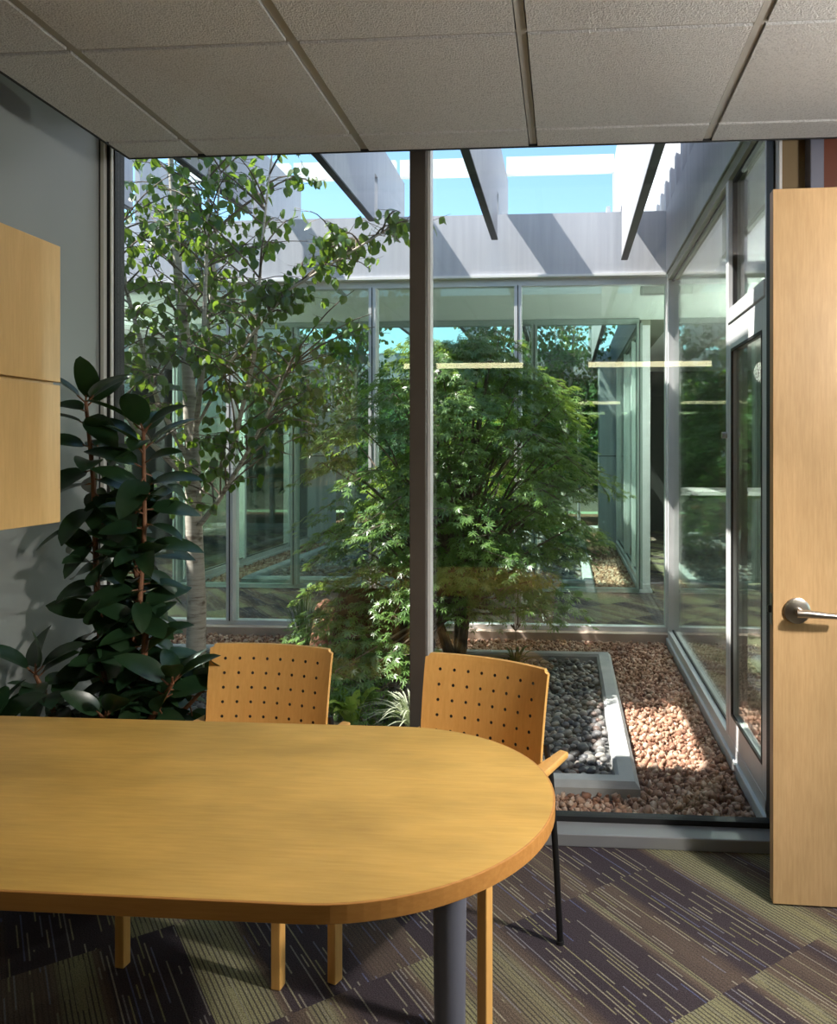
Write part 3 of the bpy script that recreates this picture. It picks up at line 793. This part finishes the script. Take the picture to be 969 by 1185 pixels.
for s in RS:
    sm.tube(s, list(np.linspace(.014,.006,len(s))), 8)
    pts = [np.array(p) for p in s]
    seglen = [np.linalg.norm(b-a) for a, b in zip(pts[:-1], pts[1:])]; tot = sum(seglen)
    n = int(tot/.019)
    for k in range(n+4):
        d = min(tot, (.18+.82*k/(n))*tot); i = 0; dd = d
        while i < len(seglen)-1 and dd > seglen[i]: dd -= seglen[i]; i += 1
        p = pts[i]+(pts[i+1]-pts[i])*min(1,dd/seglen[i])
        if p[2] < .36: continue
        a = k*2.4+rg.normal()*.3; up = .05+rg.normal()*.5
        if k >= n-1: up = .9
        dr = np.array([math.cos(a),math.sin(a)*.8,up])
        if p[1]+dr[1]*.2 > .30: dr[1] *= -.5
        if p[0]+dr[0]*.2 < -.31: dr[0] *= -.25; dr[1] -= .3
        LP.append(p+dr*.02); LD.append(dr); LN.append((rg.normal()*.4,-.35+rg.normal()*.4,1)); LS.append(rg.uniform(.12,.18))
        sm.tube([tuple(p), tuple(p+dr*.03)], .003, 4)
RV, RF = ovate(8, .25, -.28, .2, .58)
P = np.array(LP); D = np.array(LD)
# keep leaves off wall (x) and glass (y)
Rm = frames(D, np.array(LN)); 
V, F = scatter(RV, RF, P, Rm, np.array(LS))
V[:,0] = np.maximum(V[:,0], -.325); V[:,1] = np.minimum(V[:,1], .36)
sm.build('stems', M['stem'], rp, smooth=True); lf_ = np_mesh('foliage', V, F, M['rubber'], rp, smooth=True)
tag(rp, 'dark glossy-leaved rubber plant in the corner between grey wall and window', 'plant')

# ------------------------------------------------------------------ wall cabinet
cb = empty('wall_cabinet', (XL+.24,1.5,1.26))
wparts(cb, [
 ('cabinet_body', B((XL,-1.368,1.0,2.0,1.262,2.0)), M['cab'], dict(bevel=.002)),
 ('cabinet_door', B((-1.366,-1.348,1.002,2.0,1.636,2.0)), M['cab'], dict(bevel=.002)),
 ('cabinet_door', B((-1.366,-1.348,1.002,2.0,1.262,1.628)), M['cab'], dict(bevel=.002)),
])
tag(cb, 'maple wall cabinet with two stacked flat doors on the grey left wall', 'cabinet')

# ------------------------------------------------------------------ office door (open, seen face on)
dr = empty('door_1', (.663,2.56,0), math.radians(-1.6)); dr['kind'] = 'structure'
dl = B((0,.93,0,.045,.006,2.29)).build('door_leaf', M['door'], dr, bevel=.0015)
hx, hz = .073, .945
h = MB(); 
h.tube([(hx,0,hz),(hx,-.008,hz),(hx,-.012,hz)], [.041,.041,.034], 32)
h.tube([(hx,-.012,hz),(hx,-.05,hz)], [.013,.012], 16)
rose_ = h.build('handle_rose', M['steel'], dl, smooth=True)
lv = MB(); 
pl = [(hx-.012,-.052,hz),(hx+.02,-.055,hz),(hx+.07,-.055,hz-.004),(hx+.125,-.052,hz-.008)]
lv.tube(pl, [.012,.0125,.010,.008], 14); lv.build('lever_handle', M['steel'], dl, smooth=True)
B((-.002,.0,.008,.037,hz-.05,hz+.05)).build('latch_plate', M['steel'], dl)
B((-.012,-.002,.014,.030,hz-.012,hz+.012)).build('latch_bolt', M['blacks'], dl, bevel=.003)

# ------------------------------------------------------------------ table
tb = empty('conference_table', (-1.2,1.6,0))
ol = [(-2.6,1.998),(-2.6,1.20)]
R_ = .40; cx_, cy_ = -.42, 1.60
ol = [(-2.6,1.20)] + [(cx_+R_*math.cos(a), cy_+R_*math.sin(a)) for a in np.linspace(-pi/2, pi/2, 49)] + [(-2.6,2.0)]
# keep inside the room
ol = [(max(x, XL+.03), y) for x, y in ol]
ins = [(cx_+(R_-.004)*math.cos(a), cy_+(R_-.004)*math.sin(a)) for a in np.linspace(-pi/2, pi/2, 49)]
ins = [(XL+.034,1.204)] + ins + [(XL+.034,1.996)]
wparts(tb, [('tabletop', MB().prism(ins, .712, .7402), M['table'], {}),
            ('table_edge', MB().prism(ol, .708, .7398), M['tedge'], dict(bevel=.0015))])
for x, y in ((-.237,1.60),(-1.62,1.60)):
    l = MB(); l.lathe([(.033,.0),(.033,.012),(.030,.015),(.036,.70),(.05,.704),(.05,.708)], x, y, 32)
    lg = wparts(tb, [('leg', l, M['tleg'], dict(smooth=True))])[0]
    B((x-tb.location.x-.07,x-tb.location.x+.07,y-tb.location.y-.07,y-tb.location.y+.07,.700,.708)).build('mounting_plate', M['tleg'], lg)
tag(tb, 'long maple conference table with a half-round end and steel column leg', 'table')

# ------------------------------------------------------------------ chairs
holes = []
def back_plate():
    holes.clear()
    m = MB(); th = .015
    sx = [-.215]+[-.188+.047*i for i in range(9)]+[.215]
    tz_ = [0]+[.022+.046*i for i in range(6)]+[.275]
    def surf(s, t, d):
        u = s/.215; y = .150 + .034*(1-u*u) + .13*t + .25*(t-.1)**2
        x = s*(1-.03*(1-t/.275))
        # chamfer corners
        ny = -1
        return (x, y+d, .535+t)
    def corner(s, t):
        if abs(abs(s)-.215) < 1e-6 and (t < 1e-6 or abs(t-.275) < 1e-6):
            return (s*(.205/.215), t+(.008 if t < 1e-6 else -.008))
        return (s, t)
    for side, d in ((0,0),(1,th)):
        for i in range(len(sx)-1):
            for j in range(len(tz_)-1):
                a, b, c, e = sx[i], sx[i+1], tz_[j], tz_[j+1]
                ring = [(a,c),((a+b)/2,c),(b,c),(b,(c+e)/2),(b,e),((a+b)/2,e),(a,e),(a,(c+e)/2)]
                ring = [corner(*p) for p in ring]
                n0 = len(m.v); m.v += [surf(p[0],p[1],d) for p in ring]
                hole = 1 <= i <= 8 and 1 <= j <= 5
                if hole:
                    cx, cz = (a+b)/2, (c+e)/2; r = .0050
                    n1 = len(m.v)
                    m.v += [surf(cx+r*math.cos(w), cz+r*math.sin(w), d) for w in [math.radians(225+45*k) for k in range(8)]]
                    for k in range(8):
                        q = (n0+k, n0+(k+1)%8, n1+(k+1)%8, n1+k)
                        m.f.append(q if side == 0 else q[::-1])
                    if side == 0:
                        n2 = len(m.v)
                        m.v += [surf(cx+r*math.cos(w), cz+r*math.sin(w), th) for w in [math.radians(225+45*k) for k in range(8)]]
                        for k in range(8): holes.append(len(m.f)); m.f.append((n1+k, n1+(k+1)%8, n2+(k+1)%8, n2+k))
                else:
                    q = tuple(n0+k for k in range(8)); m.f.append(q if side == 0 else q[::-1])
    # rim
    rim = []
    for i in range(len(sx)-1): rim += [(sx[i],0),((sx[i]+sx[i+1])/2,0)]
    for j in range(len(tz_)-1): rim += [(.215,tz_[j]),(.215,(tz_[j]+tz_[j+1])/2)]
    for i in range(len(sx)-1,0,-1): rim += [(sx[i],.275),((sx[i]+sx[i-1])/2,.275)]
    for j in range(len(tz_)-1,0,-1): rim += [(-.215,tz_[j]),(-.215,(tz_[j]+tz_[j-1])/2)]
    rim = [corner(*p) for p in rim]
    n0 = len(m.v); k = len(rim)
    m.v += [surf(*p,0) for p in rim]+[surf(*p,th) for p in rim]
    for i in range(k): m.f.append((n0+(i+1)%k, n0+i, n0+k+i, n0+k+(i+1)%k))
    return m
def make_chair(loc, rz, lab):
    r = empty('armchair', loc, rz)
    bp_ = back_plate().build('backrest', M['chair'], r)
    bp_.data.materials.append(M['holeshade'])
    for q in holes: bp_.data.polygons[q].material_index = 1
    s = MB()
    n0 = 0; nx, ny = 9, 8
    for d in (0,-.014):
        for j in range(ny):
            for i in range(nx):
                u = i/(nx-1)*2-1; v = j/(ny-1)*2-1
                z = .435-.012*(1-u*u)*(1-v*v*.5)-(.02*max(0,-v-.6)/.4)
                s.v.append((u*.225*(1-.06*abs(v)**4), v*.205-.01, z+d))
    for j in range(ny-1):
        for i in range(nx-1):
            a = j*nx+i; s.f.append((a,a+1,a+nx+1,a+nx)); b = a+nx*ny; s.f.append((b,b+nx,b+nx+1,b+1))
    for i in range(nx-1):
        a = i; b = a+nx*ny; s.f.append((a,b,b+1,a+1)); a = (ny-1)*nx+i; b = a+nx*ny; s.f.append((a+1,b+1,b,a))
    for j in range(ny-1):
        a = j*nx; b = a+nx*ny; s.f.append((a+nx,b+nx,b,a)); a = j*nx+nx-1; b = a+nx*ny; s.f.append((a,b,b+nx,a+nx))
    s.build('seat', M['chair'], r, smooth=True)
    for sg in (-1,1):
        B((sg*.237-.014,sg*.237+.014,-.232,-.200,0,.545)).build('front_leg', M['chair'], r, bevel=.003)
        MB().tube([(sg*.240,.225,.0),(sg*.236,.205,.25),(sg*.228,.185,.50),(sg*.215,.180,.60)], .0095, 12).build('rear_leg', M['blacks'], r, smooth=True)
        MB().tube([(sg*.240,.225,.0),(sg*.240,.2245,.012)], .0115, 12).build('foot_cap', M['gasket'], r.children[-1] if False else [c for c in bpy.data.objects if c.parent == r and c.name.startswith('rear_leg')][-1], smooth=True)
        a = MB(); pr = [(-.235,.575),(.10,.580),(.245,.572)]
        a.prism([(sg*.24-.022,-.245),(sg*.24+.022,-.245),(sg*.24+.025,.10),(sg*.24+.020,.243),(sg*.24-.012,.25),(sg*.24-.022,.10)], .545, .565)
        a.build('armrest', M['chair'], r, bevel=.006)
        MB().tube([(sg*.225,-.205,.405),(sg*.225,.195,.405)], .009, 8).build('side_rail', M['blacks'], r, smooth=True)
    MB().tube([(-.23,.19,.405),(.23,.19,.405)], .009, 8).build('rear_rail', M['blacks'], r, smooth=True)
    MB().tube([(-.225,-.205,.40),(.225,-.205,.40)], .009, 8).build('front_rail', M['blacks'], r, smooth=True)
    MB().tube([(-.216,.182,.59),(-.10,.212,.60),(.10,.212,.60),(.216,.182,.59)], .007, 8).build('back_rail', M['blacks'], r, smooth=True)
    tag(r, lab, 'chair', 'chairs at the conference table'); return r
make_chair((-.987,2.311,0), math.radians(-6.5), 'left beech armchair with perforated back, pushed under the table in front of the birch')
make_chair((-.325,2.205,0), math.radians(-24), 'right beech armchair with perforated back, turned at the round table end')

# ------------------------------------------------------------------ extras: lamps behind camera, signs
for k, (x, lab) in enumerate(((-2.87,'left'),(-1.02,'middle'),(.83,'right'))):
    p = empty('pendant_lamp', (x,-1.8,2.3))
    wparts(p, [('lamp_housing', B((x-.61,x+.61,-1.835,-1.765,2.34,2.37)), M['white'], {}),
               ('lamp_tube', B((x-.60,x+.60,-1.812,-1.788,2.29,2.34)), M['pend'], {})])
    for dx in (-.4,.4):
        wparts(p, [('suspension_wire', MB().tube([(x+dx,-1.8,2.37),(x+dx,-1.8,2.95)], .002, 4), M['steel'], {})])
    tag(p, 'linear pendant lamp reflected as a glowing bar in the window glass, %s one' % lab, 'lamp', 'linear pendant lamps')
o = B((XR-.004,XR-.001,9.45,9.62,1.95,2.25)).build('paper_notice', M['paper']); tag(o, 'white paper notice on the side glass of the second courtyard', 'notice')
ex = MB().box(.60,.82,6.3,6.36,ZH-.09,ZH); o = ex.build('emergency_light', M['white'], bevel=.015); tag(o, 'small white emergency light hanging from the corridor ceiling', 'light')
# counter in the side room
ct = empty('counter', (1.9,9.2,.03))
wparts(ct, [('counter_top', B((1.2,2.6,8.6,9.6,.98,1.02)), M['white'], {}), ('counter_body', B((1.25,2.55,8.65,9.55,.03,.98)), M['dark'], {})])
tag(ct, 'dark counter with pale top in the room right of the second courtyard', 'counter')

# ------------------------------------------------------------------ lights
w = bpy.data.worlds.new('sky'); sc.world = w; w.use_nodes = True
nt = w.node_tree; bg = nt.nodes['Background']
sky = nt.nodes.new('ShaderNodeTexSky'); sky.sky_type = 'NISHITA'; sky.sun_disc = False
sky.sun_elevation = math.radians(56); sky.sun_rotation = math.radians(-100); sky.altitude = 1600; sky.air_density = 1.0; sky.dust_density = .6; sky.ozone_density = 1.0
tn = nt.nodes.new('ShaderNodeMix'); tn.data_type = 'RGBA'; tn.blend_type = 'MULTIPLY'; tn.inputs[0].default_value = 1; tn.inputs[7].default_value = (.93,1.10,1.0,1)
nt.links.new(sky.outputs[0], tn.inputs[6]); nt.links.new(tn.outputs[2], bg.inputs[0]); bg.inputs[1].default_value = .38
sd = Vector((.67,.165,-1)).normalized()
sun = bpy.data.lights.new('sun', 'SUN'); sun.energy = 15.5; sun.angle = math.radians(.55); sun.color = (1,.955,.88)
so_ = bpy.data.objects.new('sun', sun); col.objects.link(so_); so_.rotation_euler = sd.to_track_quat('-Z','Y').to_euler(); so_.location = (0,0,8)
def area(name, loc, tgt, size, power, color):
    l = bpy.data.lights.new(name, 'AREA'); l.energy = power; l.size = size; l.color = color
    o = bpy.data.objects.new(name, l); col.objects.link(o); o.location = loc
    o.rotation_euler = (Vector(tgt)-Vector(loc)).to_track_quat('-Z','Y').to_euler(); return o
def point(name, loc, power, rad, color):
    l = bpy.data.lights.new(name, 'POINT'); l.energy = power; l.shadow_soft_size = rad; l.color = color
    o = bpy.data.objects.new(name, l); col.objects.link(o); o.location = loc
point('room_lamp', (1.45,1.38,2.0), 72, .10, (1,.94,.86))
sl = bpy.data.lights.new('room_spot', 'SPOT'); sl.energy = 190; sl.spot_size = math.radians(78); sl.spot_blend = 1; sl.shadow_soft_size = .05; sl.color = (1,.94,.84)
so2 = bpy.data.objects.new('room_spot', sl); col.objects.link(so2); so2.location = (1.48,1.38,1.95)
so2.rotation_euler = (Vector((.0,2.0,.45))-so2.location).to_track_quat('-Z','Y').to_euler()
for x in (-5.2,2.1): point('corridor_fill', (x,7.0,2.0), 190, .05, (.95,1,.93))  # added fill lights, kept out of view, to brighten the corridor ceiling
for x, y in ((2.6,4.5),(2.6,10.5),(2.6,7.0)):
    l = bpy.data.lights.new('room_light', 'POINT'); l.energy = 12; l.shadow_soft_size = .15; l.color = (1,.95,.85)
    o = bpy.data.objects.new('room_light', l); col.objects.link(o); o.location = (x,y,2.5)

# ------------------------------------------------------------------ camera
cam = bpy.data.cameras.new('camera'); co = bpy.data.objects.new('camera', cam); col.objects.link(co)
co.location = (0,0,1.45); co.rotation_euler = (pi/2, 0, math.radians(4.37))
cam.sensor_fit = 'HORIZONTAL'; cam.sensor_width = 36; cam.lens = 906/969*36
cam.shift_x = -(585-484.5)/969; cam.shift_y = (523-592.5)/969
cam.clip_start = .05
sc.camera = co
sc.view_settings.view_transform = 'Standard'; sc.view_settings.look = 'None'
sc.view_settings.gamma = 1; sc.view_settings.exposure = 0; sc.view_settings.use_curve_mapping = False
sc.cycles.transparent_max_bounces = 32; sc.cycles.max_bounces = 10; sc.cycles.diffuse_bounces = 4; sc.cycles.glossy_bounces = 6
